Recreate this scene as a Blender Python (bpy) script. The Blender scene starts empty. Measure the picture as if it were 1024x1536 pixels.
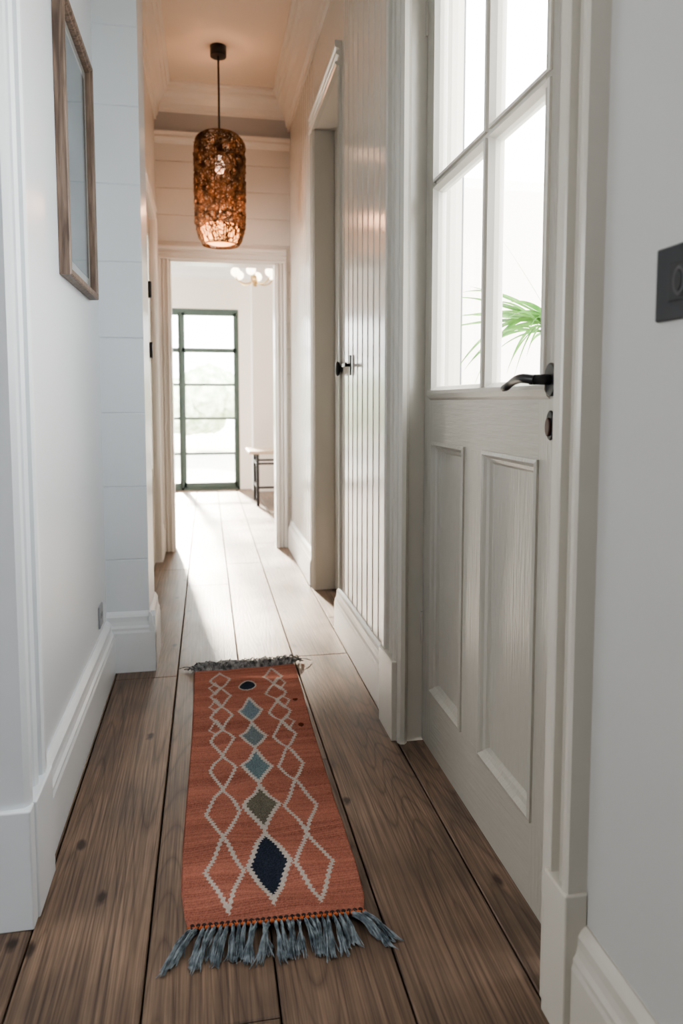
import bpy, bmesh, math, random
import numpy as np
from mathutils import Vector, Matrix
random.seed(7); np.random.seed(7)
S=bpy.context.scene
C=bpy.context.collection

# ------------------------------------------------------------------ materials
def newmat(name):
    m=bpy.data.materials.new(name); m.use_nodes=True
    nt=m.node_tree; b=nt.nodes['Principled BSDF']
    return m,nt,b
def L(nt,a,b): nt.links.new(a,b)
def paint(name,col,rough=0.4,bump=0.02,scale=60,var=0.03,stretch=(1,1,1)):
    m,nt,b=newmat(name)
    tc=nt.nodes.new('ShaderNodeTexCoord'); mp=nt.nodes.new('ShaderNodeMapping'); mp.inputs['Scale'].default_value=stretch
    L(nt,tc.outputs['Object'],mp.inputs[0])
    n=nt.nodes.new('ShaderNodeTexNoise'); n.inputs['Scale'].default_value=scale; n.inputs['Detail'].default_value=4
    L(nt,mp.outputs[0],n.inputs['Vector'])
    n2=nt.nodes.new('ShaderNodeTexNoise'); n2.inputs['Scale'].default_value=2.5; L(nt,tc.outputs['Object'],n2.inputs['Vector'])
    mx=nt.nodes.new('ShaderNodeMixRGB'); mx.inputs[1].default_value=(*[c*(1-var) for c in col],1); mx.inputs[2].default_value=(*[min(1,c*(1+var)) for c in col],1)
    L(nt,n2.outputs[0],mx.inputs[0]); L(nt,mx.outputs[0],b.inputs['Base Color'])
    b.inputs['Roughness'].default_value=rough
    bp=nt.nodes.new('ShaderNodeBump'); bp.inputs['Strength'].default_value=bump*5; bp.inputs['Distance'].default_value=0.002
    L(nt,n.outputs[0],bp.inputs['Height']); L(nt,bp.outputs[0],b.inputs['Normal'])
    return m
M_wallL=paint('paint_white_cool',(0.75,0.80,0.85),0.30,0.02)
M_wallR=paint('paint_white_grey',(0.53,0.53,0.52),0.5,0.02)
M_trimL=paint('trim_white',(0.80,0.84,0.88),0.28,0.01)
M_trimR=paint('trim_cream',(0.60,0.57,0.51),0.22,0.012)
M_trimF=paint('trim_far_lifted',(0.76,0.725,0.68),0.28,0.012)  # trim colour lightened to make up for dim light at the far end
M_door=paint('door_greige',(0.41,0.39,0.345),0.32,0.18,45,0.05,(1,3,0.25))
M_doorH=paint('door_greige_rail',(0.41,0.39,0.345),0.32,0.18,45,0.05,(1,0.25,3))
M_munt=paint('muntin_cream',(0.66,0.63,0.57),0.3,0.03)
M_bead=paint('beadboard_cream',(0.66,0.62,0.555),0.20,0.02)
M_far=paint('shiplap_warm',(0.68,0.65,0.61),0.45,0.02)
M_ceil=paint('ceiling_glow_tint',(0.80,0.70,0.61),0.6,0.02)  # warm pendant glow is tinted into the ceiling colour
M_room=paint('room_wall_warm',(0.88,0.81,0.74),0.6,0.02)
M_roomc=paint('room_ceiling',(0.88,0.88,0.87),0.6,0.02)
M_black=paint('black_iron',(0.015,0.015,0.017),0.38,0.05,120)
M_switch=paint('anthracite_plate',(0.026,0.027,0.031),0.45,0.01)
M_green=paint('steel_green',(0.085,0.12,0.105),0.45,0.01)
M_brass=paint('brass',(0.65,0.48,0.25),0.3,0.01); M_brass.node_tree.nodes['Principled BSDF'].inputs['Metallic'].default_value=1
M_pot=paint('pot_ceramic',(0.5,0.48,0.45),0.5,0.05)
M_pave=paint('paving',(0.55,0.54,0.5),0.8,0.1,20,0.1)
M_soil=paint('soil',(0.05,0.035,0.025),0.9,0.3,60,0.2)
M_out=paint('exterior_grey',(0.11,0.115,0.12),0.6,0.05)
M_gap=paint('gap_dark',(0.012,0.009,0.007),0.8)

def wood(name,c1,c2,rough=0.45,axis='Z',scale=1.0):
    m,nt,b=newmat(name)
    tc=nt.nodes.new('ShaderNodeTexCoord'); mp=nt.nodes.new('ShaderNodeMapping')
    s=[30*scale]*3; s['XYZ'.index(axis)]=2*scale; mp.inputs['Scale'].default_value=s
    L(nt,tc.outputs['Object'],mp.inputs[0])
    n=nt.nodes.new('ShaderNodeTexNoise'); n.inputs['Scale'].default_value=3; n.inputs['Detail'].default_value=7; n.inputs['Distortion'].default_value=0.6
    L(nt,mp.outputs[0],n.inputs['Vector'])
    r=nt.nodes.new('ShaderNodeValToRGB'); r.color_ramp.elements[0].position=.35; r.color_ramp.elements[1].position=.65
    r.color_ramp.elements[0].color=(*c1,1); r.color_ramp.elements[1].color=(*c2,1)
    L(nt,n.outputs[0],r.inputs[0]); L(nt,r.outputs[0],b.inputs['Base Color']); b.inputs['Roughness'].default_value=rough
    bp=nt.nodes.new('ShaderNodeBump'); bp.inputs['Strength'].default_value=0.3; bp.inputs['Distance'].default_value=0.001
    L(nt,n.outputs[0],bp.inputs['Height']); L(nt,bp.outputs[0],b.inputs['Normal'])
    return m
M_frame=wood('frame_wood',(0.10,0.068,0.052),(0.25,0.18,0.14),0.5,'Z')
M_oak=wood('table_oak',(0.55,0.42,0.3),(0.68,0.55,0.42),0.4,'X')

def floor_mat():
    m,nt,b=newmat('floor_oak_planks')
    N=nt.nodes.new
    tc=N('ShaderNodeTexCoord'); at=N('ShaderNodeAttribute'); at.attribute_name='brand'
    sep=N('ShaderNodeSeparateColor'); L(nt,at.outputs['Color'],sep.inputs[0])
    comb=N('ShaderNodeCombineXYZ')
    mul=N('ShaderNodeMath'); mul.operation='MULTIPLY'; mul.inputs[1].default_value=37.0; L(nt,sep.outputs[0],mul.inputs[0])
    L(nt,mul.outputs[0],comb.inputs[2])
    mul2=N('ShaderNodeMath'); mul2.operation='MULTIPLY'; mul2.inputs[1].default_value=9.0; L(nt,sep.outputs[1],mul2.inputs[0])
    L(nt,mul2.outputs[0],comb.inputs[1])
    add=N('ShaderNodeVectorMath'); add.operation='ADD'; L(nt,tc.outputs['Object'],add.inputs[0]); L(nt,comb.outputs[0],add.inputs[1])
    # cathedral rings
    mp=N('ShaderNodeMapping'); mp.inputs['Scale'].default_value=(5.5,0.40,1); L(nt,add.outputs[0],mp.inputs[0])
    n1=N('ShaderNodeTexNoise'); n1.inputs['Scale'].default_value=1.0; n1.inputs['Detail'].default_value=1.0; n1.inputs['Roughness'].default_value=.3; L(nt,mp.outputs[0],n1.inputs['Vector'])
    mr=N('ShaderNodeMath'); mr.operation='MULTIPLY'; mr.inputs[1].default_value=42; L(nt,n1.outputs[0],mr.inputs[0])
    fr=N('ShaderNodeMath'); fr.operation='PINGPONG'; fr.inputs[1].default_value=0.5; L(nt,mr.outputs[0],fr.inputs[0])
    f2=N('ShaderNodeMath'); f2.operation='MULTIPLY'; f2.inputs[1].default_value=2; L(nt,fr.outputs[0],f2.inputs[0])
    pw=N('ShaderNodeMath'); pw.operation='POWER'; pw.inputs[1].default_value=.6; L(nt,f2.outputs[0],pw.inputs[0])
    # fine grain
    mp2=N('ShaderNodeMapping'); mp2.inputs['Scale'].default_value=(240,3.5,1); L(nt,add.outputs[0],mp2.inputs[0])
    n2=N('ShaderNodeTexNoise'); n2.inputs['Scale'].default_value=1.0; n2.inputs['Detail'].default_value=5; n2.inputs['Roughness'].default_value=.6; L(nt,mp2.outputs[0],n2.inputs['Vector'])
    # blotches
    n3=N('ShaderNodeTexNoise'); n3.inputs['Scale'].default_value=4; n3.inputs['Detail'].default_value=5; L(nt,add.outputs[0],n3.inputs['Vector'])
    r1=N('ShaderNodeValToRGB'); e=r1.color_ramp.elements
    e[0].position=.32; e[0].color=(.086,.061,.047,1); e[1].position=.66; e[1].color=(.238,.172,.128,1)
    L(nt,n2.outputs[0],r1.inputs[0])
    m1=N('ShaderNodeMixRGB'); m1.blend_type='MULTIPLY'; m1.inputs[0].default_value=.6
    r2=N('ShaderNodeValToRGB'); r2.color_ramp.elements[0].color=(.32,.29,.27,1); r2.color_ramp.elements[1].color=(1.0,1.0,1.0,1); r2.color_ramp.elements[1].position=.55
    L(nt,pw.outputs[0],r2.inputs[0]); L(nt,r1.outputs[0],m1.inputs[1]); L(nt,r2.outputs[0],m1.inputs[2])
    m2=N('ShaderNodeMixRGB'); m2.blend_type='MULTIPLY'; m2.inputs[0].default_value=1
    r3=N('ShaderNodeValToRGB'); r3.color_ramp.elements[0].position=.3; r3.color_ramp.elements[0].color=(.66,.66,.67,1); r3.color_ramp.elements[1].position=.7; r3.color_ramp.elements[1].color=(1.32,1.28,1.24,1)
    L(nt,n3.outputs[0],r3.inputs[0]); L(nt,m1.outputs[0],m2.inputs[1]); L(nt,r3.outputs[0],m2.inputs[2])
    # board tone
    m3=N('ShaderNodeMixRGB'); m3.blend_type='MULTIPLY'; m3.inputs[0].default_value=1
    r4=N('ShaderNodeValToRGB'); r4.color_ramp.elements[0].color=(.70,.66,.64,1); r4.color_ramp.elements[1].color=(1.4,1.38,1.34,1)
    L(nt,sep.outputs[2],r4.inputs[0]); L(nt,m2.outputs[0],m3.inputs[1]); L(nt,r4.outputs[0],m3.inputs[2])
    # knots
    mpv=N('ShaderNodeMapping'); mpv.inputs['Scale'].default_value=(4.4,2.2,1); L(nt,add.outputs[0],mpv.inputs[0])
    nd=N('ShaderNodeTexNoise'); nd.inputs['Scale'].default_value=25; L(nt,add.outputs[0],nd.inputs['Vector'])
    va=N('ShaderNodeVectorMath'); va.operation='MULTIPLY_ADD'; L(nt,nd.outputs['Color'],va.inputs[0]); va.inputs[1].default_value=(.08,.08,0); L(nt,mpv.outputs[0],va.inputs[2])
    vo=N('ShaderNodeTexVoronoi'); vo.inputs['Scale'].default_value=1; vo.voronoi_dimensions='2D'; L(nt,va.outputs[0],vo.inputs['Vector'])
    rk=N('ShaderNodeValToRGB'); rk.color_ramp.elements[0].position=.025; rk.color_ramp.elements[0].color=(.08,.06,.05,1); rk.color_ramp.elements[1].position=.06; rk.color_ramp.elements[1].color=(1,1,1,1)
    L(nt,vo.outputs['Distance'],rk.inputs[0])
    m4=N('ShaderNodeMixRGB'); m4.blend_type='MULTIPLY'; m4.inputs[0].default_value=.85
    L(nt,m3.outputs[0],m4.inputs[1]); L(nt,rk.outputs[0],m4.inputs[2]); L(nt,m4.outputs[0],b.inputs['Base Color'])
    rr=N('ShaderNodeMapRange'); rr.inputs[3].default_value=.32; rr.inputs[4].default_value=.54; L(nt,n3.outputs[0],rr.inputs[0]); L(nt,rr.outputs[0],b.inputs['Roughness'])
    ad=N('ShaderNodeMath'); ad.operation='MULTIPLY_ADD'; ad.inputs[1].default_value=.25; L(nt,pw.outputs[0],ad.inputs[0]); L(nt,n2.outputs[0],ad.inputs[2])
    bp=N('ShaderNodeBump'); bp.inputs['Strength'].default_value=.4; bp.inputs['Distance'].default_value=.001
    L(nt,ad.outputs[0],bp.inputs['Height']); L(nt,bp.outputs[0],b.inputs['Normal'])
    return m
M_floor=floor_mat()

def glass_mat():
    m=bpy.data.materials.new('window_glass'); m.use_nodes=True; nt=m.node_tree
    nt.nodes.remove(nt.nodes['Principled BSDF'])
    t=nt.nodes.new('ShaderNodeBsdfTransparent'); t.inputs[0].default_value=(.97,.98,.98,1)
    g=nt.nodes.new('ShaderNodeBsdfGlossy'); g.inputs['Roughness'].default_value=.02
    lw=nt.nodes.new('ShaderNodeLayerWeight'); lw.inputs[0].default_value=.5
    p=nt.nodes.new('ShaderNodeMath'); p.operation='POWER'; p.inputs[1].default_value=5; L(nt,lw.outputs['Facing'],p.inputs[0])
    f=nt.nodes.new('ShaderNodeMath'); f.operation='MULTIPLY_ADD'; f.inputs[1].default_value=.6; f.inputs[2].default_value=.03; L(nt,p.outputs[0],f.inputs[0])
    mx=nt.nodes.new('ShaderNodeMixShader'); L(nt,f.outputs[0],mx.inputs[0]); L(nt,t.outputs[0],mx.inputs[1]); L(nt,g.outputs[0],mx.inputs[2])
    L(nt,mx.outputs[0],nt.nodes['Material Output'].inputs[0]); return m
M_glass=glass_mat()
def emis(name,col,st):
    m,nt,b=newmat(name); b.inputs['Base Color'].default_value=(*col,1); b.inputs['Emission Color'].default_value=(*col,1); b.inputs['Emission Strength'].default_value=st; return m
M_bulb2=emis('bulb_dim',(1,.8,.65),1.2)
M_globe=emis('globe_warm',(1,.85,.65),6)
M_glowcup=emis('glow_cup_warm',(1,.42,.15),4.2)
def fibre(name,c1,c2,scale=300,rough=.9,trans=0):
    m,nt,b=newmat(name)
    tc=nt.nodes.new('ShaderNodeTexCoord'); n=nt.nodes.new('ShaderNodeTexNoise'); n.inputs['Scale'].default_value=scale
    L(nt,tc.outputs['Object'],n.inputs['Vector'])
    r=nt.nodes.new('ShaderNodeValToRGB'); r.color_ramp.elements[0].position=.35; r.color_ramp.elements[1].position=.65
    r.color_ramp.elements[0].color=(*c1,1); r.color_ramp.elements[1].color=(*c2,1)
    L(nt,n.outputs[0],r.inputs[0]); L(nt,r.outputs[0],b.inputs['Base Color']); b.inputs['Roughness'].default_value=rough
    b.inputs['Specular IOR Level'].default_value=.2
    if trans>0:
        t=nt.nodes.new('ShaderNodeBsdfTranslucent'); L(nt,r.outputs[0],t.inputs[0])
        mx=nt.nodes.new('ShaderNodeMixShader'); mx.inputs[0].default_value=trans
        L(nt,b.outputs[0],mx.inputs[1]); L(nt,t.outputs[0],mx.inputs[2]); L(nt,mx.outputs[0],nt.nodes['Material Output'].inputs[0])
    return m
M_fr=fibre('fringe_slate_wool',(.09,.115,.135),(.29,.335,.365),60)
M_frd=fibre('fringe_charcoal_wool',(.10,.105,.11),(.46,.46,.46),60)
M_wick=fibre('seagrass_wicker',(.11,.066,.04),(.34,.215,.13),25,.8,.4)
M_orange=fibre('knot_orange',(.40,.10,.04),(.55,.17,.07),200)
M_leaf=fibre('leaf_green',(.06,.19,.035),(.19,.42,.10),12,.45,.45)
M_hedge=fibre('hedge_leaves',(.40,.50,.32),(.80,.86,.70),6,.8)
M_art=fibre('art_print_bluegrey',(.13,.17,.20),(.22,.27,.31),3,.25)

# ------------------------------------------------------------------ mesh helpers
def obj(name,bm,mat=None,parent=None,smooth=False):
    bmesh.ops.recalc_face_normals(bm,faces=bm.faces[:])
    me=bpy.data.meshes.new(name); bm.to_mesh(me); bm.free()
    o=bpy.data.objects.new(name,me); C.objects.link(o)
    if mat: me.materials.append(mat)
    if smooth:
        for p in me.polygons: p.use_smooth=True
    if parent: o.parent=parent
    return o
def empty(name):
    o=bpy.data.objects.new(name,None); o.empty_display_size=.05; C.objects.link(o); return o
def bbox(bm,x0,x1,y0,y1,z0,z1):
    r=bmesh.ops.create_cube(bm,size=1)
    for v in r['verts']:
        v.co=Vector(((x0+x1)/2+v.co.x*(x1-x0),(y0+y1)/2+v.co.y*(y1-y0),(z0+z1)/2+v.co.z*(z1-z0)))
def box(name,x0,x1,y0,y1,z0,z1,mat,parent=None,bev=0.0):
    bm=bmesh.new(); bbox(bm,x0,x1,y0,y1,z0,z1)
    if bev>0: bmesh.ops.bevel(bm,geom=bm.edges[:],offset=bev,segments=2,affect='EDGES',profile=.5)
    return obj(name,bm,mat,parent)
def boxes(name,lst,mat,parent=None,bev=0.0):
    bm=bmesh.new()
    for b in lst: bbox(bm,*b)
    if bev>0: bmesh.ops.bevel(bm,geom=bm.edges[:],offset=bev,segments=2,affect='EDGES',profile=.5)
    return obj(name,bm,mat,parent)
def prism_bm(bm,pts,axis,a,b):
    def P(p,t):
        if axis=='z': return (p[0],p[1],t)
        if axis=='y': return (p[0],t,p[1])
        return (t,p[0],p[1])
    va=[bm.verts.new(P(p,a)) for p in pts]; vb=[bm.verts.new(P(p,b)) for p in pts]
    n=len(pts)
    bm.faces.new(va); bm.faces.new(vb[::-1])
    for i in range(n): bm.faces.new((va[i],va[(i+1)%n],vb[(i+1)%n],vb[i]))
def prism(name,pts,axis,a,b,mat,parent=None):
    bm=bmesh.new(); prism_bm(bm,pts,axis,a,b); return obj(name,bm,mat,parent)
def cyl(name,p0,p1,r,mat,parent=None,r2=None,seg=24):
    p0=Vector(p0);p1=Vector(p1); bm=bmesh.new(); d=p1-p0
    bmesh.ops.create_cone(bm,cap_ends=True,segments=seg,radius1=r,radius2=r if r2 is None else r2,depth=d.length)
    M=Matrix.Translation((p0+p1)/2)@d.to_track_quat('Z','Y').to_matrix().to_4x4()
    bm.transform(M)
    o=obj(name,bm,mat,parent)
    for p in o.data.polygons: p.use_smooth=len(p.vertices)==4
    return o
def lathe(name,prof,c,mat,parent=None,seg=32):
    bm=bmesh.new(); rings=[]
    for r,z in prof:
        rings.append([bm.verts.new((c[0]+r*math.cos(2*math.pi*i/seg),c[1]+r*math.sin(2*math.pi*i/seg),c[2]+z)) for i in range(seg)])
    for a,b in zip(rings,rings[1:]):
        for i in range(seg): bm.faces.new((a[i],a[(i+1)%seg],b[(i+1)%seg],b[i]))
    bm.faces.new(rings[0][::-1]); bm.faces.new(rings[-1])
    return obj(name,bm,mat,parent,True)
def curve(name,splines,bev,mat,parent=None,res=2,typ='POLY',radii=None):
    cu=bpy.data.curves.new(name,'CURVE'); cu.dimensions='3D'; cu.bevel_depth=bev; cu.bevel_resolution=res; cu.use_fill_caps=True
    for k,pts in enumerate(splines):
        s=cu.splines.new(typ); s.points.add(len(pts)-1)
        for i,p in enumerate(pts):
            s.points[i].co=(*p,1)
            if radii: s.points[i].radius=radii[k][i]
        if typ=='NURBS': s.order_u=3; s.use_endpoint_u=True; s.resolution_u=3
        s.use_smooth=True
    o=bpy.data.objects.new(name,cu); C.objects.link(o); cu.materials.append(mat)
    if parent: o.parent=parent
    return o

CAS=[(0,0),(0,.70),(.05,.90),(.10,.96),(.15,.90),(.19,.45),(.23,.30),(.40,.36),(.45,.74),(.50,.84),(.55,.74),(.59,.34),(.68,.40),(.73,.90),(.80,1),(.93,1),(1,.90),(1,0)]
def cas_y(yin,yout,xw,xf): return [(xw+(xf-xw)*d, yin+(yout-yin)*w) for w,d in CAS]
def cas_z(zin,zout,xw,xf): return [(xw+(xf-xw)*d, zin+(zout-zin)*w) for w,d in CAS]
BASE=[(0,0),(1,0),(1,.66),(.90,.70),(.90,.74),(.72,.78),(.62,.84),(.60,.92),(.42,.96),(.15,1),(0,1)]
def base_p(xw,xf,h): return [(xw+(xf-xw)*d,h*z) for d,z in BASE]
CR=[(0,0),(.12,0),(.14,.10),(.22,.14),(.28,.32),(.42,.52),(.62,.66),(.66,.74),(.78,.78),(.84,.90),(1,.92),(1,1),(0,1)]
def crown_p(xw,xf,zb,zt): return [(xw+(xf-xw)*d,zb+(zt-zb)*z) for d,z in CR]

ZC=3.0
XR=0.565; XL=-0.375; XL2=-0.305; XF=.530
# ------------------------------------------------------------------ floor
def build_floor():
    bm=bmesh.new(); cl=bm.loops.layers.float_color.new('brand')
    xs=[-.34-.22*12+.22*i for i in range(12)]+[-.34,-.12,.105,.32,.538,.76]+[.76+.22*i for i in range(1,9)]
    joints={13-1:[-1,2.60,4.3,6.1,9.2],13:[-1,1.085,3.9,6.4,9.2],14:[-1,1.9,4.4,6.0,9.2],15:[-1,2.72,5.0,7.2,9.2],16:[-1,3.2,5.6,9.2]}
    for i in range(len(xs)-1):
        a,b=xs[i],xs[i+1]
        if i==16: b=.735
        ys=joints.get(i)
        if ys is None:
            ys=[-1]
            while ys[-1]<9: ys.append(ys[-1]+random.uniform(1.3,2.4))
        ys=[max(5.0 if b>.77 else -.6,min(8.35,y)) for y in ys]
        for y0,y1 in zip(ys,ys[1:]):
            if y1-y0<.01: continue
            col=(random.random(),random.random(),random.random(),1)
            if i==13: col=(.31,.62,.45,1)
            if i==12: col=(.71,.33,.55,1)
            if i==15: col=(col[0],col[1],.50,1)
            if i==16: col=(col[0],col[1],.42,1)
            g=.0018; bv=.002; z=0; zb=-.02
            o=[bm.verts.new(p) for p in ((a+g,y0+g*.6,zb),(b-g,y0+g*.6,zb),(b-g,y1-g*.6,zb),(a+g,y1-g*.6,zb))]
            m=[bm.verts.new(p) for p in ((a+g,y0+g*.6,z-bv),(b-g,y0+g*.6,z-bv),(b-g,y1-g*.6,z-bv),(a+g,y1-g*.6,z-bv))]
            t=[bm.verts.new(p) for p in ((a+g+bv,y0+g+bv,z),(b-g-bv,y0+g+bv,z),(b-g-bv,y1-g-bv,z),(a+g+bv,y1-g-bv,z))]
            fs=[bm.faces.new(t)]
            for k in range(4):
                fs.append(bm.faces.new((o[k],o[(k+1)%4],m[(k+1)%4],m[k]))); fs.append(bm.faces.new((m[k],m[(k+1)%4],t[(k+1)%4],t[k])))
            for f in fs:
                for l in f.loops: l[cl]=col
    o=obj('floor',bm,M_floor)
    box('subfloor',-3,.735,-.6,8.35,-.06,-.018,M_gap,o)
    box('subfloor_room',.735,2.6,5.0,8.35,-.06,-.018,M_gap,o)
    return o
build_floor()

# ------------------------------------------------------------------ right wall
D0,D1,DZ=1.018,1.97,2.27      # exterior glazed door opening
CN=.953
wr=empty('wall_right')
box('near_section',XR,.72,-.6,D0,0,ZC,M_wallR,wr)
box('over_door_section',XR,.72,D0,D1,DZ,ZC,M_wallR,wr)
def bead_wall(name,y0,y1,xf,xb,z0,z1,par,pitch=.085):
    pts=[]; y=y0; pts.append((xf,y0))
    n=max(1,round((y1-y0)/pitch)); p=(y1-y0)/n
    for i in range(1,n):
        c=y0+i*p; pts+= [(xf,c-.008),(xf-.0025,c-.005),(xf-.0025,c-.003),(xf+.0025,c-.0005),(xf+.0025,c+.001),(xf,c+.004)]
    pts+=[(xf,y1),(xb,y1),(xb,y0)]
    return prism(name,pts,'z',z0,z1,M_bead,par)
R0,R1,RZ=3.02,3.70,2.38
bead_wall('beadboard_mid',D1,R0,XR,.72,0,ZC,wr)
bead_wall('beadboard_end',R1,4.85,XR,.72,0,ZC,wr)
box('over_closet_section',XR,.72,R0,R1,RZ,ZC,M_bead,wr)
box('recess_lining',.715,.74,R0-.1,R1+.1,0,RZ+.1,M_trimR,wr)

# door casing (near door)
t=empty('trim_1')
prism('casing_near',cas_y(D0,CN,XR,XF),'z',.24,DZ+.05,M_trimR,t)
prism('casing_far',cas_y(D1,2.115,XR,XF-.004),'z',.24,DZ+.05,M_trimR,t)
prism('casing_head',cas_z(DZ,DZ+.1,XR,XF),'y',CN,2.115,M_trimR,t)
box('plinth_near',XF-.003,XR,CN-.004,D0+.003,0,.246,M_trimR,t,.003)
box('plinth_far',XF-.010,XR,D1-.004,2.122,0,.24,M_trimR,t,.003)
box('jamb_near',XF+.008,.70,D0-.002,D0+.028,0,DZ,M_trimR,t)
box('stop_near',.575,.608,D0+.028,1.09,0,DZ,M_trimR,t)
box('jamb_far',XF+.006,.70,D1-.012,D1+.003,0,DZ,M_trimR,t,.002)
prism('jamb_bead',[(XF+.006,D1-.012),(XF+.012,D1-.026),(XF+.024,D1-.028),(XF+.034,D1-.018),(XF+.036,D1-.012)],'z',0,DZ,M_trimR,t)
box('jamb_head',XF+.008,.70,D0,D1,DZ-.015,DZ+.003,M_trimR,t)

# baseboards right
b=empty('baseboard_right')
prism('base_near',base_p(XR,XR-.025,.195),'y',-.6,CN-.004,M_trimR,b)
prism('base_mid',base_p(XR,XR-.028,.19),'y',2.122,R0-.0,M_trimF,b)
prism('base_end',base_p(XR,XR-.028,.19),'y',R1+.075,4.85,M_trimF,b)
# closet doorway casing
t=empty('trim_2')
prism('casing_far',cas_y(R1,R1+.075,XR,XR-.022),'z',0,RZ,M_trimR,t)
prism('casing_head',cas_z(RZ,RZ+.1,XR,XR-.03),'y',R0-.03,R1+.085,M_trimR,t)
prism('casing_near',cas_y(R0,R0-.03,XR,XR-.012),'z',.19,RZ,M_trimR,t)
box('jamb_far',XR-.012,.70,R1-.012,R1+.002,0,RZ,M_trimR,t,.002)
# closet door inside recess
d=empty('door_2')
box('slab',.66,.70,R0+.003,R1-.014,.008,RZ-.01,M_door,d,.002)
boxes('panel_mould',[(.655,.66,R0+.1,R1-.11,.2,.215),(.655,.66,R0+.1,R1-.11,1.9,1.915),(.655,.66,R0+.1,R0+.115,.2,1.915),(.655,.66,R1-.125,R1-.11,.2,1.915)],M_door,d)

# cupboard latch & knob on beadboard
k=empty('door_latch')
box('plate',XR-.010,XR-.003,2.76,2.782,1.105,1.185,M_black,k,.003)
cyl('stem',(XR-.008,2.771,1.145),(XR-.030,2.771,1.145),.006,M_black,k)
box('thumb_bar',XR-.036,XR-.027,2.735,2.80,1.137,1.153,M_black,k,.003)
k=empty('door_knob')
mx=Matrix.Translation((XR-.002,2.975,1.14))@Matrix.Rotation(-math.pi/2,4,'Y')
lathe('rose',[(.001,0),(.017,0),(.015,.005),(.001,.006)],(0,0,0),M_black,k).matrix_local=mx
lathe('knob',[(.005,0),(.007,.006),(.016,.012),(.019,.019),(.014,.026),(.004,.028)],(0,0,0),M_black,k).matrix_local=mx@Matrix.Diagonal((1.7,1,1,1))

# ------------------------------------------------------------------ glazed door
d1=empty('door_1')
X0,X1=.61,.652; YA,YB=1.10,1.955
GZ=1.035
def rect_loops(bm,y0,y1,z0,z1,loops,cap=True):
    prev=None
    for ins,x in loops:
        c=[bm.verts.new((x,y0+ins,z0+ins)),bm.verts.new((x,y1-ins,z0+ins)),bm.verts.new((x,y1-ins,z1-ins)),bm.verts.new((x,y0+ins,z1-ins))]
        if prev:
            for i in range(4): bm.faces.new((prev[i],prev[(i+1)%4],c[(i+1)%4],c[i]))
        prev=c
    if cap: bm.faces.new(prev)
boxes('stiles',[(X0,X1,YA,1.242,.01,DZ-.02),(X0,X1,1.873,YB,.01,DZ-.02)],M_door,d1)
boxes('mid_stile',[(X0+.0005,X1,1.506,1.632,.187,.886)],M_door,d1)
boxes('rails',[(X0,X1,1.242,1.873,.01,.187),(X0,X1,1.242,1.873,.886,GZ-.005),(X0,X1,1.242,1.873,DZ-.13,DZ-.02)],M_doorH,d1)
boxes('muntins',[(X0+.002,X1-.012,1.489,1.523,GZ,DZ-.13),(X0+.002,X1-.012,1.242,1.489,1.567,1.595),(X0+.002,X1-.012,1.523,1.873,1.567,1.595)],M_munt,d1)
bm=bmesh.new()
PL=[(-.006,X0),(-.006,X0-.005),(.002,X0-.007),(.006,X0-.003),(.010,X0+.003),(.018,X0+.007),(.022,X0+.013),(.024,X0+.015)]
rect_loops(bm,1.242,1.506,.187,.886,PL); rect_loops(bm,1.632,1.873,.187,.886,PL)
obj('lower_panels',bm,M_door,d1)
bm=bmesh.new()
GL=[(-.008,X0+.002),(-.008,X0-.005),(-.003,X0-.007),(.001,X0-.001),(.006,X0+.006),(.008,X0+.016),(.008,X0+.026),(0,X0+.030)]
for (a,b_) in ((1.225,1.489),(1.523,1.872)):
    for (za,zb) in ((GZ,1.567),(1.595,DZ-.13)): rect_loops(bm,a,b_,za,zb,GL,False)
obj('glazing_beads',bm,M_munt,d1)
prism('rail_ledge',[(X0,GZ-.03),(X0-.006,GZ-.024),(X0-.011,GZ-.012),(X0-.010,GZ-.004),(X0,GZ)],'y',1.2,1.905,M_doorH,d1)
box('glass',X0+.020,X0+.023,1.225,1.872,GZ,DZ-.13,M_glass,d1)
# handle
HY,HZ=1.188,1.04
def oval(name,y,z,ry,rz,x0,x1,mat,par):
    bm=bmesh.new(); pts=[(y+ry*math.cos(a),z+rz*math.sin(a)) for a in [i*2*math.pi/28 for i in range(28)]]
    prism_bm(bm,pts,'x',x0,x1); bmesh.ops.recalc_face_normals(bm,faces=bm.faces[:])
    o=obj(name,bm,mat,par); md=o.modifiers.new('b','BEVEL'); md.width=.002; md.segments=2; md.limit_method='ANGLE'; return o
oval('handle_rose',HY,HZ,.021,.030,X0-.008,X0,M_black,d1)
cyl('handle_neck',(X0-.002,HY,HZ),(X0-.045,HY,HZ),.0095,M_black,d1)
sp=[(X0-.040,HY-.006,HZ),(X0-.050,HY+.004,HZ+.002),(X0-.052,HY+.025,HZ+.003),(X0-.052,HY+.05,HZ-.001),(X0-.052,HY+.068,HZ-.006),(X0-.053,HY+.084,HZ-.013),(X0-.054,HY+.094,HZ-.014)]
curve('handle_lever',[sp],.0085,M_black,d1,4,'NURBS',[[1,1.05,1,.9,.8,.9,.7]])
oval('keyhole_plate',HY+.002,.958,.015,.027,X0-.005,X0,M_black,d1)
oval('keyhole_cover',HY+.002,.955,.009,.017,X0-.010,X0-.004,paint('copper_dark',(.05,.02,.014),.4),d1)
boxes('hinges',[(X0-.006,X0+.002,YB-.004,YB+.006,.3,.39),(X0-.006,X0+.002,YB-.004,YB+.006,2.0,2.09)],M_trimR,d1)

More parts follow.
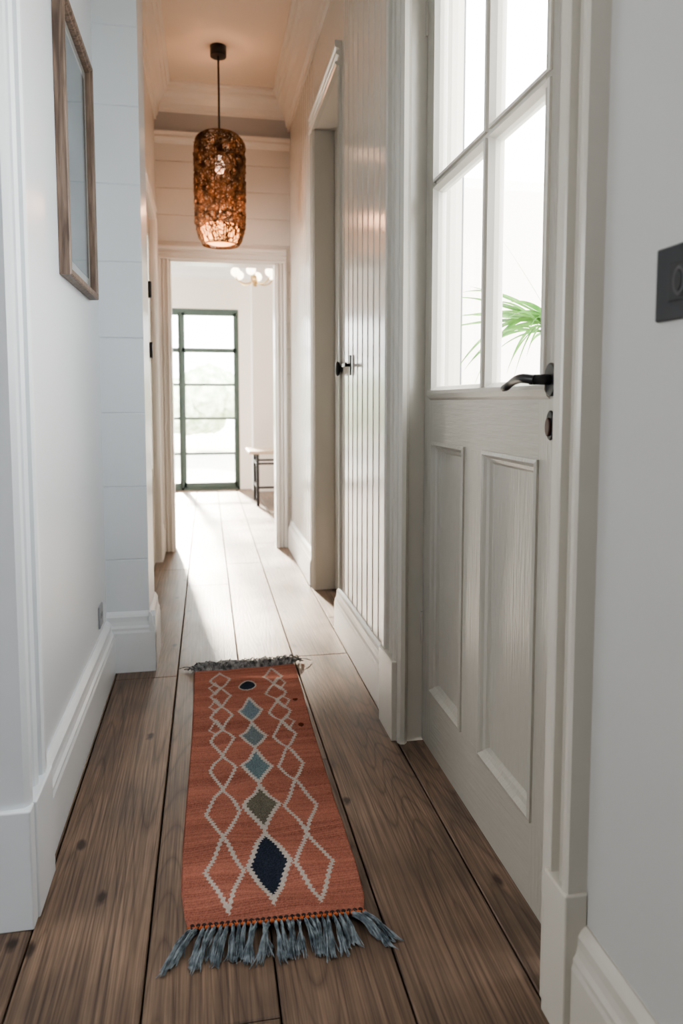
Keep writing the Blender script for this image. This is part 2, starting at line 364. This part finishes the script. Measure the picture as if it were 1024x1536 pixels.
# ------------------------------------------------------------------ light switch (right wall)
s=empty('light_switch')
box('plate',XR-.007,XR,.715,.822,1.10,1.19,M_switch,s,.0025)
box('rocker_surround',XR-.0085,XR-.006,.752,.795,1.122,1.168,M_black,s,.001)
def ovx(name,ry,rz,x0,x1,mat): return oval(name,.773,1.145,ry,rz,x0,x1,mat,s)
ovx('toggle_rim',.012,.018,XR-.0105,XR-.007,paint('plate_light',(.07,.07,.075),.35))
ovx('toggle_slot',.007,.013,XR-.012,XR-.009,M_black)

# ------------------------------------------------------------------ left walls
wl=empty('wall_left')
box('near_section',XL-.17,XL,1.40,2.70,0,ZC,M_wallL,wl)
pts=[(2.95,0),(2.69,0)]
for zz in [.42,.69,.96,1.23,1.50,1.77,2.04,2.31,2.58]:
    pts+=[(2.69,zz-.0035),(2.6945,zz),(2.69,zz+.0035)]
pts+=[(2.69,ZC),(2.95,ZC)]
prism('pier_shiplap',pts,'x',XL-.15,-.222,M_wallL,wl)
L3a,L3b,L3z=3.72,4.52,2.1
box('far_section_a',XL2-.15,XL2,2.95,L3a,0,ZC,M_far,wl)
box('far_section_b',XL2-.15,XL2,L3b,4.85,0,ZC,M_far,wl)
box('far_section_c',XL2-.15,XL2,L3a,L3b,L3z,ZC,M_far,wl)
box('near_lintel',XL-.17,XL,.35,1.40,2.25,ZC,M_wallL,wl)
box('near_section_b',XL-.17,XL,-.6,.35,0,ZC,M_wallL,wl)
boxes('side_room',[(-2.9,XL-.17,1.40,1.5,0,2.6),(-3.0,-2.9,-.6,.0,0,2.6),(-3.0,-2.9,.9,1.5,0,2.6),(-3.0,-2.9,.0,.9,0,.8),(-3.0,-2.9,.0,.9,2.1,2.6),(-3.0,XL-.17,-.6,1.5,2.6,2.7)],M_wallR,wl)
wfr=empty('wall_front')
box('panel',-3.0,.72,-.72,-.6,0,ZC,M_wallL,wfr)
t=empty('trim_3')
cp=[(XL-.12,1.372),(-.40,1.372),(-.350,1.376),(-.341,1.386),(-.339,1.398),(-.346,1.408),(-.360,1.412),(-.360,1.447),(-.348,1.454),(-.343,1.464),(-.348,1.474),(-.360,1.478),(-.360,1.492),(-.343,1.498),(-.339,1.506),(-.340,1.524),(-.350,1.530),(XL,1.530),(XL,1.40),(XL-.12,1.40)]
prism('casing',cp,'z',.235,2.3,M_trimL,t)
boxes('plinth',[(-.50,-.336,1.362,1.395,0,.235),(XL,-.332,1.395,1.538,0,.235)],M_trimL,t,.003)
b=empty('baseboard_left')
prism('base_near',base_p(XL,XL+.030,.195),'y',1.538,2.69,M_trimL,b)
def base_y(yw,yf,h): return [(yw+(yf-yw)*d,h*z) for d,z in BASE]
prism('base_pier',base_y(2.69,2.668,.225),'x',XL,-.200,M_trimL,b)
prism('base_pier_side',base_p(-.222,-.200,.225),'y',2.6685,2.955,M_trimL,b)
prism('base_far',base_p(XL2,XL2+.022,.2),'y',2.955,L3a-.07,M_trimF,b)
prism('base_end',base_p(XL2,XL2+.022,.2),'y',L3b+.07,4.85,M_trimF,b)
t=empty('trim_4')
prism('casing_a',cas_y(L3a,L3a-.07,XL2,XL2+.022),'z',0,L3z,M_trimF,t)
prism('casing_b',cas_y(L3b,L3b+.07,XL2,XL2+.022),'z',0,L3z,M_trimF,t)
prism('casing_head',cas_z(L3z,L3z+.08,XL2,XL2+.022),'y',L3a-.07,L3b+.07,M_trimF,t)
d=empty('door_3')
ga,gb=L3a+.004,L3b-.004
boxes('frame_and_panel',[(XL2-.06,XL2-.02,ga,ga+.09,.008,L3z-.004),(XL2-.06,XL2-.02,gb-.09,gb,.008,L3z-.004),(XL2-.06,XL2-.02,ga+.09,gb-.09,.008,.6),(XL2-.06,XL2-.02,ga+.09,gb-.09,L3z-.12,L3z-.004),(XL2-.052,XL2-.026,(ga+gb)/2-.012,(ga+gb)/2+.012,.6,L3z-.12),(XL2-.052,XL2-.026,ga+.09,gb-.09,1.27,1.295)],M_door,d,.002)
box('glass',XL2-.041,XL2-.038,ga+.09,gb-.09,.6,L3z-.12,M_glass,d)  # glazing added to this door so daylight brightens the far hall
for i,zz in enumerate((1.26,1.56)):
    box(f'hinge_{i+1}',XL2-.022,XL2+.042,L3a-.012,L3a+.014,zz-.04,zz+.04,M_black,d,.003)

# ------------------------------------------------------------------ far wall (shiplap) with doorway
wf=empty('wall_far')
A0,A1,AZ=-.232,.47,1.925
def ship(name,x0,x1,z0,z1,par):
    pts=[(4.97,z0),(4.85,z0)]
    zz=.17
    while zz<z1-.01:
        if zz>z0+.01: pts+=[(4.85,zz-.004),(4.857,zz-.002),(4.857,zz+.002),(4.85,zz+.004)]
        zz+=.17
    pts+=[(4.85,z1),(4.97,z1)]
    prism(name,pts,'x',x0,x1,M_far,par)
ship('left_strip',-.46,A0,0,ZC,wf); ship('right_strip',A1,.72,0,ZC,wf); ship('over_door',A0,A1,AZ,ZC,wf)
t=empty('trim_5')
def casx(xin,xout): return [(xin+(xout-xin)*w, 4.85-.024*d) for w,d in CAS]
prism('casing_l',casx(A0,XL2+.001),'z',0,AZ+.01,M_trimF,t)
prism('casing_r',casx(A1,XR-.029),'z',0,AZ+.01,M_trimF,t)
prism('casing_head',[(4.85-.026*d,AZ+.09*w) for w,d in CAS],'x',XL2+.001,XR-.029,M_trimF,t)
boxes('jambs',[(A0-.002,A0+.012,4.835,4.98,0,AZ),(A1-.012,A1+.002,4.835,4.98,0,AZ),(A0,A1,4.835,4.98,AZ-.012,AZ+.002)],M_trimF,t)
# crown
t=empty('trim_6')
prism('crown_right',crown_p(XR,XR-.12,2.78,ZC),'y',-.6,4.85,M_trimF,t)
prism('crown_left_far',crown_p(XL2,XL2+.11,2.80,ZC),'y',2.95,4.85,M_trimF,t)
prism('crown_left_near',crown_p(XL,XL+.11,2.80,ZC),'y',-.6,2.69,M_trimL,t)
prism('crown_far',[(4.85-.14*d,2.85+.15*z) for d,z in CR],'x',XL2,XR,M_trimF,t)
box('frieze_board',XL2,XR,4.835,4.85,2.70,2.86,paint('frieze_grey',(.44,.44,.44),.4),t)
prism('picture_rail',[(4.85,2.66),(4.825,2.67),(4.815,2.69),(4.82,2.705),(4.80,2.715),(4.80,2.725),(4.85,2.73)],'x',XL2,XR,M_trimF,t)
ce=empty('ceiling')
box('hall_ceiling',-.6,.72,-.72,4.97,ZC,ZC+.1,M_ceil,ce)
box('room_ceiling',-2.6,2.6,4.97,8.35,2.5,2.6,M_roomc,ce)

# ------------------------------------------------------------------ back room
RZc=2.5
wb=empty('wall_back')
F0,F1,FZ=-.98,.365,2.04
box('left_of_doors',-2.6,F0,8.2,8.35,0,RZc,M_room,wb)
box('right_of_doors',F1,2.6,8.2,8.35,0,RZc,M_room,wb)
box('over_doors',F0,F1,8.2,8.35,FZ,RZc,M_room,wb)
box('chimney_breast',.50,1.6,7.95,8.2,0,RZc,M_room,wb)
ws=empty('wall_side')
box('room_right',2.5,2.6,4.97,8.2,0,RZc,M_room,ws)
boxes('room_left',[(-2.6,-2.5,4.97,8.2,0,.3),(-2.6,-2.5,4.97,8.2,2.2,RZc),(-2.6,-2.5,4.97,5.4,.3,2.2),(-2.6,-2.5,7.8,8.2,.3,2.2)],M_room,ws)
boxes('room_front',[(-2.6,-.46,4.88,4.97,0,RZc),(.72,2.6,4.88,4.97,0,RZc)],M_room,ws)
prism('room_crown',[(8.2-.1*d,2.38+.12*z) for d,z in CR],'x',-2.5,2.5,M_roomc,ws)
w=empty('window_2')
boxes('frame',[(-2.58,-2.52,5.4,7.8,.3,.36),(-2.58,-2.52,5.4,7.8,2.14,2.2),(-2.58,-2.52,5.4,5.46,.36,2.14),(-2.58,-2.52,7.74,7.8,.36,2.14),(-2.57,-2.53,6.18,6.22,.36,2.14),(-2.57,-2.53,6.98,7.02,.36,2.14)],M_green,w)
box('sill',-2.52,-2.42,5.35,7.85,.28,.30,M_trimL,w,.003)
w=empty('window_1')
y0,y1=8.22,8.27
fr=[(F0,F1,y0,y1,FZ-.045,FZ),(F0,F0+.04,y0,y1,.0,FZ-.045),(F1-.03,F1,y0,y1,.0,FZ-.045),(-.295,-.262,y0,y1,.0,FZ-.045),(F0,F1,y0,y1,0,.03)]
boxes('outer_frame',fr,M_green,w,.003)
def leaf(name,xa,xb,st=.035):
    l=[(xa,xb,y0-.01,y1-.02,.03,.085),(xa,xb,y0-.01,y1-.02,1.555,1.605),(xa,xb,y0-.01,y1-.02,FZ-.075,FZ-.045),(xa,xa+st,y0-.01,y1-.02,.03,FZ-.045),(xb-st,xb,y0-.01,y1-.02,.03,FZ-.045)]
    for zz in (.415,.815,1.195): l.append((xa+st*.5,xb-st*.5,y0-.005,y1-.03,zz-.014,zz+.014))
    boxes(name,l,M_green,w,.002)
leaf('leaf_right',-.262,F1-.03,.03); leaf('leaf_left',F0+.04,-.295,.012)
box('glass',F0+.03,F1-.03,8.235,8.239,.05,FZ-.05,M_glass,w)
box('lever',-.25,-.235,8.14,8.215,.86,1.02,M_black,w,.004)
# table
tb=empty('side_table')
box('top',.385,1.35,6.75,7.35,.505,.535,M_oak,tb,.004)
lg=[]
for x in (.47,1.25):
    for y in (6.82,7.26): lg.append((x-.014,x+.014,y-.014,y+.014,0,.505))
lg+=[(.47,1.25,6.81,6.83,.40,.42),(.47,1.25,7.25,7.27,.40,.42),(.46,.48,6.82,7.26,.17,.19),(1.24,1.26,6.82,7.26,.17,.19),(.46,.48,6.82,7.26,.40,.42),(.47,1.25,6.81,6.83,.17,.19)]
boxes('metal_frame',lg,M_black,tb)
# chandelier
ch=empty('chandelier')
cx,cy,cz=.42,6.3,2.05
cyl('canopy',(cx,cy,2.475),(cx,cy,2.5),.06,M_brass,ch)
cyl('rod',(cx,cy,cz-.03),(cx,cy,2.48),.008,M_brass,ch)
lathe('hub',[(.003,-.05),(.02,-.04),(.03,0),(.02,.04),(.004,.05)],(cx,cy,cz),M_brass,ch)
arms=[]
bm=bmesh.new()
for i in range(6):
    a=i*math.pi/3+.3; r=.17
    arms.append([(cx+r*f*math.cos(a),cy+r*f*math.sin(a),cz+h) for f,h in ((0,0),(.35,-.035),(.7,-.03),(.95,0),(1,.03))])
    bmesh.ops.create_uvsphere(bm,u_segments=16,v_segments=10,radius=.04,matrix=Matrix.Translation((cx+r*math.cos(a),cy+r*math.sin(a),cz+.06)))
curve('arms',arms,.006,M_brass,ch,3,'NURBS')
obj('globes',bm,M_globe,ch,True)

# ------------------------------------------------------------------ picture frame
pf=empty('picture_frame')
fy0,fy1,fz0,fz1=2.0,2.49,1.335,2.07
xa,xb=XL,XL+.030
def frm(bm):
    def ring(x,i): return [bm.verts.new((x,fy0+i,fz0+i)),bm.verts.new((x,fy1-i,fz0+i)),bm.verts.new((x,fy1-i,fz1-i)),bm.verts.new((x,fy0+i,fz1-i))]
    rs=[ring(xa+.001,.0),ring(xb-.003,0),ring(xb,.003),ring(xb,.016),ring(xb-.006,.019),ring(xb-.008,.022),ring(xa+.008,.024)]
    for a,b_ in zip(rs,rs[1:]):
        for i in range(4): bm.faces.new((a[i],a[(i+1)%4],b_[(i+1)%4],b_[i]))
bm=bmesh.new(); frm(bm); obj('moulding',bm,M_frame,pf)
box('mat_board',xa+.002,xa+.008,fy0+.022,fy1-.022,fz0+.022,fz1-.022,paint('mat_paper',(.50,.52,.53),.8),pf)
box('print',xa+.008,xa+.010,fy0+.06,fy1-.06,fz0+.06,fz1-.06,M_art,pf)
box('glazing',xa+.012,xa+.014,fy0+.021,fy1-.021,fz0+.021,fz1-.021,M_glass,pf)
# outlet
s=empty('wall_outlet')
box('plate',XL,XL+.006,2.49,2.565,.225,.30,paint('outlet_grey',(.35,.37,.40),.4),s,.002)
boxes('slots',[(XL+.0055,XL+.0065,2.513,2.521,.255,.273),(XL+.0055,XL+.0065,2.535,2.543,.255,.273)],M_black,s)

# ------------------------------------------------------------------ pendant
pn=empty('pendant_lamp')
px,py,zt,zb=.092,4.24,2.515,1.90
cyl('canopy',(px,py,2.945),(px,py,ZC),.045,M_black,pn)
cyl('cord',(px,py,zt-.05),(px,py,2.95),.006,M_black,pn,seg=10)
R=.142; hh=(zt-zb)/2; zc=(zt+zb)/2
def rad(z):
    q=z-zc
    if q>0: e=max(0,(q-(hh-.06))/.085)
    else: e=max(0,(-q-(hh-.15))/.215)
    return R*math.sqrt(max(0.02,1-e*e))
spl=[]
for i in range(720):
    th=random.uniform(0,2*math.pi); z=random.uniform(zb,zt); ang=random.choice([-1,1])*random.uniform(.15,1.4); ph=random.uniform(0,6.28)
    if z<zb+.13 and random.random()<.5: continue
    pts=[]; ro=random.uniform(-.007,.004)
    d=random.choice([-1,1]); curl=random.uniform(-.22,.22)
    for k in range(14):
        r=rad(z)
        pts.append((px+(r+ro+.003*math.sin(k*1.7+ph))*math.cos(th),py+(r+ro+.003*math.sin(k*1.7+ph))*math.sin(th),z))
        ang+=curl; a2=ang+.7*math.sin(k*.8+ph); st=.017
        th+=d*st*math.cos(a2)/R; z+=st*math.sin(a2)
        if z>zt: z=zt-(z-zt); ang=-ang
        if z<zb: z=zb+(zb-z); ang=-ang
    spl.append(pts)
for zz in (zb,zb+.004,zt,zt-.004,zb+.16):
    r=rad(zz); spl.append([(px+r*math.cos(a),py+r*math.sin(a),zz) for a in [j*2*math.pi/40 for j in range(41)]])
for j in range(14):
    a=j*math.pi/7; spl.append([(px+(rad(zb+(zt-zb)*k/30)-.003)*math.cos(a),py+(rad(zb+(zt-zb)*k/30)-.003)*math.sin(a),zb+(zt-zb)*k/30) for k in range(31)])
for j in range(4):
    a=j*math.pi/4; r=rad(zt); spl.append([(px-r*math.cos(a),py-r*math.sin(a),zt-.003),(px,py,zt-.003),(px+r*math.cos(a),py+r*math.sin(a),zt-.003)])
curve('woven_shade',spl,.0021,M_wick,pn,1)
cyl('lamp_holder',(px,py,2.40),(px,py,2.50),.018,M_black,pn)
lathe('bulb',[(.012,.0),(.014,-.03),(.028,-.06),(.03,-.08),(.02,-.103),(.003,-.11)],(px,py,2.41),M_bulb2,pn)
cyl('lower_stem',(px,py,2.0),(px,py,2.42),.003,M_black,pn,seg=8)
lathe('glow_cup',[(.004,.125),(.085,.115),(.112,.09),(.112,.05),(.095,.02),(.06,.006),(.003,.004)],(px,py,zb),M_glowcup,pn)  # emissive cup added to give the shade its warm glow at the bottom
def plight(name,loc,e,col,r=.03):
    l=bpy.data.lights.new(name,'POINT'); l.energy=e; l.color=col; l.shadow_soft_size=r
    o=bpy.data.objects.new(name,l); o.location=loc; C.objects.link(o); return o
plight('pendant_glow',(px,py,2.46),6,(1,.60,.36)).parent=pn
plight('pendant_glow_low',(px,py,2.08),9,(1,.52,.28),.03).parent=pn

# ------------------------------------------------------------------ rug
def build_rug():
    v0,v1=1.290,2.612; nu,nv=250,900
    u=np.linspace(-.183,.183,nu); v=np.linspace(v0,v1,nv)
    U,V=np.meshgrid(u,v)              # nv x nu
    T=(V-v0)/(v1-v0)
    cx=.118+.010*T-.002
    edgeL=np.interp(T,[0,.03,.09,.2,.35,.6,.8,1],[-.020,-.010,.000,.003,0.001,-.002,.0,.004])
    edgeR=np.interp(T,[0,.04,.12,.3,.6,.85,1],[-.014,.0,.004,0,.0,.004,.006])
    X=cx+U*1.0 - edgeL*np.clip(-U/.183,0,1) + edgeR*np.clip(U/.183,0,1)
    Y=V -.05*(U)*(1-T)*.9 + .05*U*T
    rng=np.random.RandomState(3)
    Z=.0090+.0048*np.sin(V*38+3*np.sin(U*9)+1.0)*np.clip(.4+.8*(1-T),0,1)+.0018*np.sin(V*71+U*14)+.0014*np.sin(U*40+V*8)
    Z+=.0011*np.sin(V*2*np.pi/.0058)       # weft ribs
    e=np.minimum.reduce([U+.183,.183-U,V-v0,v1-V]); Z=np.where(e<.003,.0012+Z*e/.003*.8,Z)
    Z=np.maximum(Z,.0012)
    row=np.floor(V/.0058).astype(int); rj=rng.uniform(-1,1,4000)
    zig=(np.abs(((V/.0058)%2)-1)-.5)*.0042
    col=np.zeros((nv,nu,3)); base=np.array([.355,.146,.106])
    tone=1+.14*rj[row%4000]+.24*rng.uniform(-1,1,(nv,nu))+.06*np.sin(V*23+U*6)+.05*np.sin(V*60-U*11)+.14*np.sin(V*2*np.pi/.0058)
    col[:]=base; col*=tone[...,None]
    cream=np.array([.48,.43,.39]);
    uo=U+zig
    def ring(uc,vc,hw,hh,w):
        s=np.abs(uo-uc)/hw+np.abs(V-vc)/hh
        return np.abs(s-1)<w/hw
    def fill(uc,vc,hw,hh): return (np.abs(uo-uc)/hw+np.abs(V-vc)/hh)<1
    def put(mask,c,n=.16):
        col[mask]=(np.array(c)*(1+n*rng.uniform(-1,1,(mask.sum(),1))))
    W=.0046
    vs=[(1.335,1.565),(1.565,1.785),(1.785,1.965),(1.965,2.13),(2.13,2.29),(2.29,2.44),(2.44,2.58)]
    for sgn in (-1,1):
        for i,(a,b_) in enumerate(vs):
            uc=sgn*(.094 if i<2 else .092); hw=.040 if i<2 else .034
            put(ring(uc,(a+b_)/2,hw,(b_-a)/2,W),cream)
        for i in range(3,6):
            a,b_=vs[i]
            put(ring(sgn*.109,b_,.022,.055,W*.7),cream)
    ce=[(1.335,1.59,(.028,.034,.05),.046),(1.59,1.785,(.15,.135,.105),.045),(1.785,1.975,(.15,.20,.215),.042),(1.975,2.145,(.175,.205,.21),.040),(2.145,2.33,(.175,.225,.255),.038)]
    for a,b_,c,hw in ce:
        vc=(a+b_)/2; hh=(b_-a)/2
        put(fill(0,vc,hw*1.10,hh*1.08),cream)
    for a,b_,c,hw in ce:
        vc=(a+b_)/2; hh=(b_-a)/2
        put(fill(0,vc,hw*.84,hh*.84),c,.35)
    put(((U)**2+((V-2.44)*.8)**2)<.031**2,(.45,.4,.36)); put(((U)**2+((V-2.44)*.8)**2)<.026**2,(.03,.04,.055),.3)
    for (uu,vv) in ((.150,2.29),(.148,2.10)):
        put(((U-uu)**2+((V-vv)*.7)**2)<.0085**2,(.10,.03,.015),.4)
    me=bpy.data.meshes.new('runner_rug')
    co=np.stack([X,Y,Z],-1).reshape(-1,3)
    idx=np.arange(nv*nu).reshape(nv,nu)
    q=np.stack([idx[:-1,:-1],idx[:-1,1:],idx[1:,1:],idx[1:,:-1]],-1).reshape(-1,4)
    me.vertices.add(len(co)); me.vertices.foreach_set('co',co.ravel().astype(np.float32))
    me.loops.add(q.size); me.loops.foreach_set('vertex_index',q.ravel().astype(np.int32))
    me.polygons.add(len(q)); me.polygons.foreach_set('loop_start',(np.arange(len(q))*4).astype(np.int32)); me.polygons.foreach_set('loop_total',np.full(len(q),4,np.int32))
    me.update(calc_edges=True); me.validate()
    ca=me.color_attributes.new('weave','FLOAT_COLOR','POINT')
    c4=np.concatenate([np.clip(col,0,1).reshape(-1,3),np.ones((nv*nu,1))],1).astype(np.float32)
    ca.data.foreach_set('color',c4.ravel())
    me.polygons.foreach_set('use_smooth',np.ones(len(q),bool))
    m,nt,b=newmat('kilim_weave'); at=nt.nodes.new('ShaderNodeAttribute'); at.attribute_name='weave'
    L(nt,at.outputs['Color'],b.inputs['Base Color']); b.inputs['Roughness'].default_value=.95
    b.inputs['Specular IOR Level'].default_value=.1
    me.materials.append(m)
    o=bpy.data.objects.new('runner_rug',me); C.objects.link(o)
    spl=[];rd=[]
    n=30
    for i in range(n):
        f=(i+.5)/n; uu=-.163+.333*f
        ex=.116+uu; ey=v0-.045*uu+.002
        dirx=(f-.5)*.55+random.uniform(-.14,.14) -.06; ln=random.uniform(.078,.105)
        if f<.07: dirx=max(dirx-.2,-.55)
        if f>.9: dirx+=.35
        bend=random.uniform(-.4,.4); tw=random.uniform(0,6.28)
        for s_ in range(20):
            so=random.uniform(-1,1); sp_=random.uniform(0,1)
            l=ln*random.uniform(.78,1.10); pts=[];rr=[]; fz=random.uniform(-.003,.003)
            for k in range(11):
                g=k/10; sw=math.cos(tw+g*9)*so
                x=ex+dirx*l*g+sw*.0042*(1-g)+so*(.010*g**2.2)+bend*.02*g*g+.0018*math.sin(g*10+s_*2+i)*g+fz*g
                y=ey-l*g*(1-.12*abs(dirx))+.002*math.cos(g*13+s_*1.7)*g
                z=.003+.016*math.sin(min(1,g*1.12)*math.pi)**.8*(1-.4*abs(so))*(.4+.6*sp_)+.001+sp_*.005*(1-g)
                pts.append((x,y,max(.0016,z))); rr.append(1 if k<10 else .5)
            spl.append(pts); rd.append(rr)
    curve('fringe_front',spl,.0011,M_fr,o,1,'POLY',rd)
    spl=[]
    for i in range(70):
        f=(i+.5)/70; uu=-.18+.362*f; ex=.126+uu; ey=v1+.05*uu-.004
        for s_ in range(8):
            dx=random.uniform(-1,1); l=random.uniform(.05,.10); pts=[]; c=random.uniform(-.03,.03); h=random.uniform(.2,1)
            for k in range(8):
                g=k/7; pts.append((ex+dx*l*g*.7+c*g*g,ey+l*g*(.95-.4*abs(dx))-.010*g*g,max(.002,.006+.028*h*math.sin(g*math.pi)**.9)))
            spl.append(pts)
    curve('fringe_back',spl,.0016,M_frd,o,1)
    bm=bmesh.new(); bm2=bmesh.new()
    for i in range(n):
        f=(i+.5)/n; uu=-.163+.333*f; ex=.116+uu; ey=v0-.045*uu-.001
        bmesh.ops.create_icosphere(bm2,subdivisions=2,radius=.0062,matrix=Matrix.Translation((ex,ey+.002,.0100))@Matrix.Diagonal((.9,1.5,.9,1)))
        bmesh.ops.create_icosphere(bm,subdivisions=2,radius=.0050,matrix=Matrix.Translation((ex+.0056,ey-.003,.0115))@Matrix.Diagonal((1.2,.8,.8,1)))
    obj('knots_orange',bm,M_orange,o,True); obj('knots_dark',bm2,paint('yarn_dark',(.02,.012,.012),.9),o,True)
    pts=[]
    for i in range(400):
        f=i/399; uu=-.166+.339*f
        pts.append((.116+uu,v0-.045*uu-.002+.003*math.sin(i*1.1),.0110+.003*math.cos(i*1.1)))
    curve('edge_cord',[pts],.0016,M_orange,o,1)
build_rug()

# ------------------------------------------------------------------ outside: plant, column, ground
gr=empty('ground')
box('terrace',.74,6,-3,4.8,-.08,0,M_pave,gr)
box('garden_paving',-8,8,8.35,30,-.08,0,M_pave,gr)
pp=empty('potted_plant')
ax,ay=.97,1.88
lathe('pedestal',[(.13,0),(.13,.03),(.05,.08),(.045,.70),(.12,.74),(.12,.76)],(ax,ay,0.0),M_pot,pp)
lathe('pot',[(.07,.76),(.10,.85),(.115,.97),(.12,1.0),(.105,1.0),(.1,.98)],(ax,ay,0),M_pot,pp)
lathe('soil',[(.1,.975),(.1,.982),(.02,.985)],(ax,ay,0),M_soil,pp)
def blade(bm,base,ang,ln,up,droop,w):
    prev=None
    n=16
    dx,dy=math.cos(ang),math.sin(ang)
    reach=-dx*ln*math.cos(up)*.88
    lim=base[0]-.765
    if reach>lim:      # turn the blade along the wall instead of through it
        c=-lim/(ln*math.cos(up)*.88); dx=c; dy=math.copysign(math.sqrt(max(0,1-c*c)),dy if abs(dy)>.05 else 1)
    for k in range(n+1):
        g=k/n; h=ln*g*(1-.12*g)
        c=Vector((base[0]+dx*h*math.cos(up),base[1]+dy*h*math.cos(up),base[2]+ln*g*math.sin(up)-droop*g*g))
        ww=w*(.5+1.2*g if g<.3 else .86*(1-((g-.3)/.7)**1.6)); ww=max(ww,.0004)
        s=Vector((-dy,dx,0))*ww
        r=[bm.verts.new(c+s+Vector((0,0,ww*.6))),bm.verts.new(c),bm.verts.new(c-s+Vector((0,0,-ww*.3)))]
        if prev:
            bm.faces.new((prev[0],prev[1],r[1],r[0])); bm.faces.new((prev[1],prev[2],r[2],r[1]))
        prev=r
bm=bmesh.new()
cyl('stem',(ax,ay,.98),(ax-.01,ay,1.24),.012,M_leaf,pp,.009)
for i in range(26):
    a=random.uniform(0,2*math.pi); blade(bm,(ax-.01,ay,1.17+random.uniform(0,.07)),a,random.uniform(.2,.32),random.uniform(.1,.9),random.uniform(.08,.26),random.uniform(.006,.010))
for (a,l,u,dr,wd) in ((2.15,.44,.62,.14,.011),(2.2,.46,.42,.08,.010),(2.05,.42,.26,.06,.013),(2.3,.44,.14,.05,.011),(2.0,.38,.45,.34,.010),(2.1,.36,.10,.16,.013),(2.35,.34,.56,.06,.011),(2.2,.52,1.02,.10,.008),(1.95,.44,.18,.02,.011),(2.1,.36,.34,.02,.012),(2.25,.40,.30,.26,.010)):
    blade(bm,(ax-.01,ay,1.225),a,l,u,dr,wd)
obj('leaves',bm,M_leaf,pp,True)
pc=empty('porch_column')
box('shaft',.76,.93,2.52,2.7,0,2.9,M_out,pc,.006)
boxes('base_and_cap',[(.745,.95,2.50,2.72,0,.25),(.745,.95,2.50,2.72,2.7,2.9)],M_out,pc,.006)
bm=bmesh.new()
for i in range(60):
    x=random.uniform(-5,5); z=random.uniform(.35,1.5); y=random.uniform(14.8,15.8); r=random.uniform(.35,.6)
    bmesh.ops.create_icosphere(bm,subdivisions=3,radius=r,matrix=Matrix.Translation((x,y,max(z,r))))
for v in bm.verts: v.co+=Vector((random.uniform(-.05,.05),random.uniform(-.05,.05),random.uniform(-.05,.05)))
for v in bm.verts: v.co.z=max(v.co.z,.0)
obj('garden_hedge',bm,M_hedge)

# ------------------------------------------------------------------ light
w=bpy.data.worlds.new('World'); S.world=w; w.use_nodes=True
bg=w.node_tree.nodes['Background']; bg.inputs[0].default_value=(.99,.985,.975,1); bg.inputs[1].default_value=12
def portal(name,loc,dirv,sx,sy):
    l=bpy.data.lights.new(name,'AREA'); l.shape='RECTANGLE'; l.size=sx; l.size_y=sy
    l.cycles.is_portal=True
    o=bpy.data.objects.new(name,l); C.objects.link(o); o.location=loc
    o.rotation_euler=Vector(dirv).to_track_quat('-Z','Z').to_euler()
    return o
portal('portal_side_room',(-3.0,.45,1.45),(1,0,0),1.4,.95)
portal('portal_door',(.70,1.5,1.6),(-1,0,0),1.2,.9)
portal('portal_door_left',(XL2-.07,4.12,1.3),(1,0,0),1.4,.65)
portal('portal_french',((F0+F1)/2,8.34,1.0),(0,-1,0),1.35,2.0)
portal('portal_room',(-2.6,6.6,1.25),(1,0,0),1.9,2.4)
sl=bpy.data.lights.new('sun','SUN'); sl.energy=32; sl.angle=math.radians(4); sl.color=(1,.87,.72)
so=bpy.data.objects.new('sun',sl); C.objects.link(so); so.rotation_euler=Vector((.14,-1,-.36)).to_track_quat('-Z','Y').to_euler()
al=bpy.data.lights.new('entry_fill_light','AREA'); al.shape='DISK'; al.size=.35; al.energy=4; al.color=(1,.95,.9)  # unseen fill lamp added behind the camera to brighten the near end
ao=bpy.data.objects.new('entry_fill_light',al); C.objects.link(ao); ao.location=(.1,-.25,2.9); ao.rotation_euler=(math.radians(20),0,0)
try: S.view_settings.look='AgX - Medium High Contrast'
except Exception: pass

# ------------------------------------------------------------------ camera
cd=bpy.data.cameras.new('camera'); cam=bpy.data.objects.new('camera',cd); C.objects.link(cam)
cd.sensor_width=36; cd.sensor_fit='AUTO'; cd.lens=25.0; cd.shift_y=-81/1536; cd.clip_start=.02
cam.location=(0,0,1.0)
cam.rotation_euler=(math.radians(90-4.5),0,math.radians(-10.69))
cd.dof.use_dof=True; cd.dof.focus_distance=1.75; cd.dof.aperture_fstop=3.5
S.camera=cam
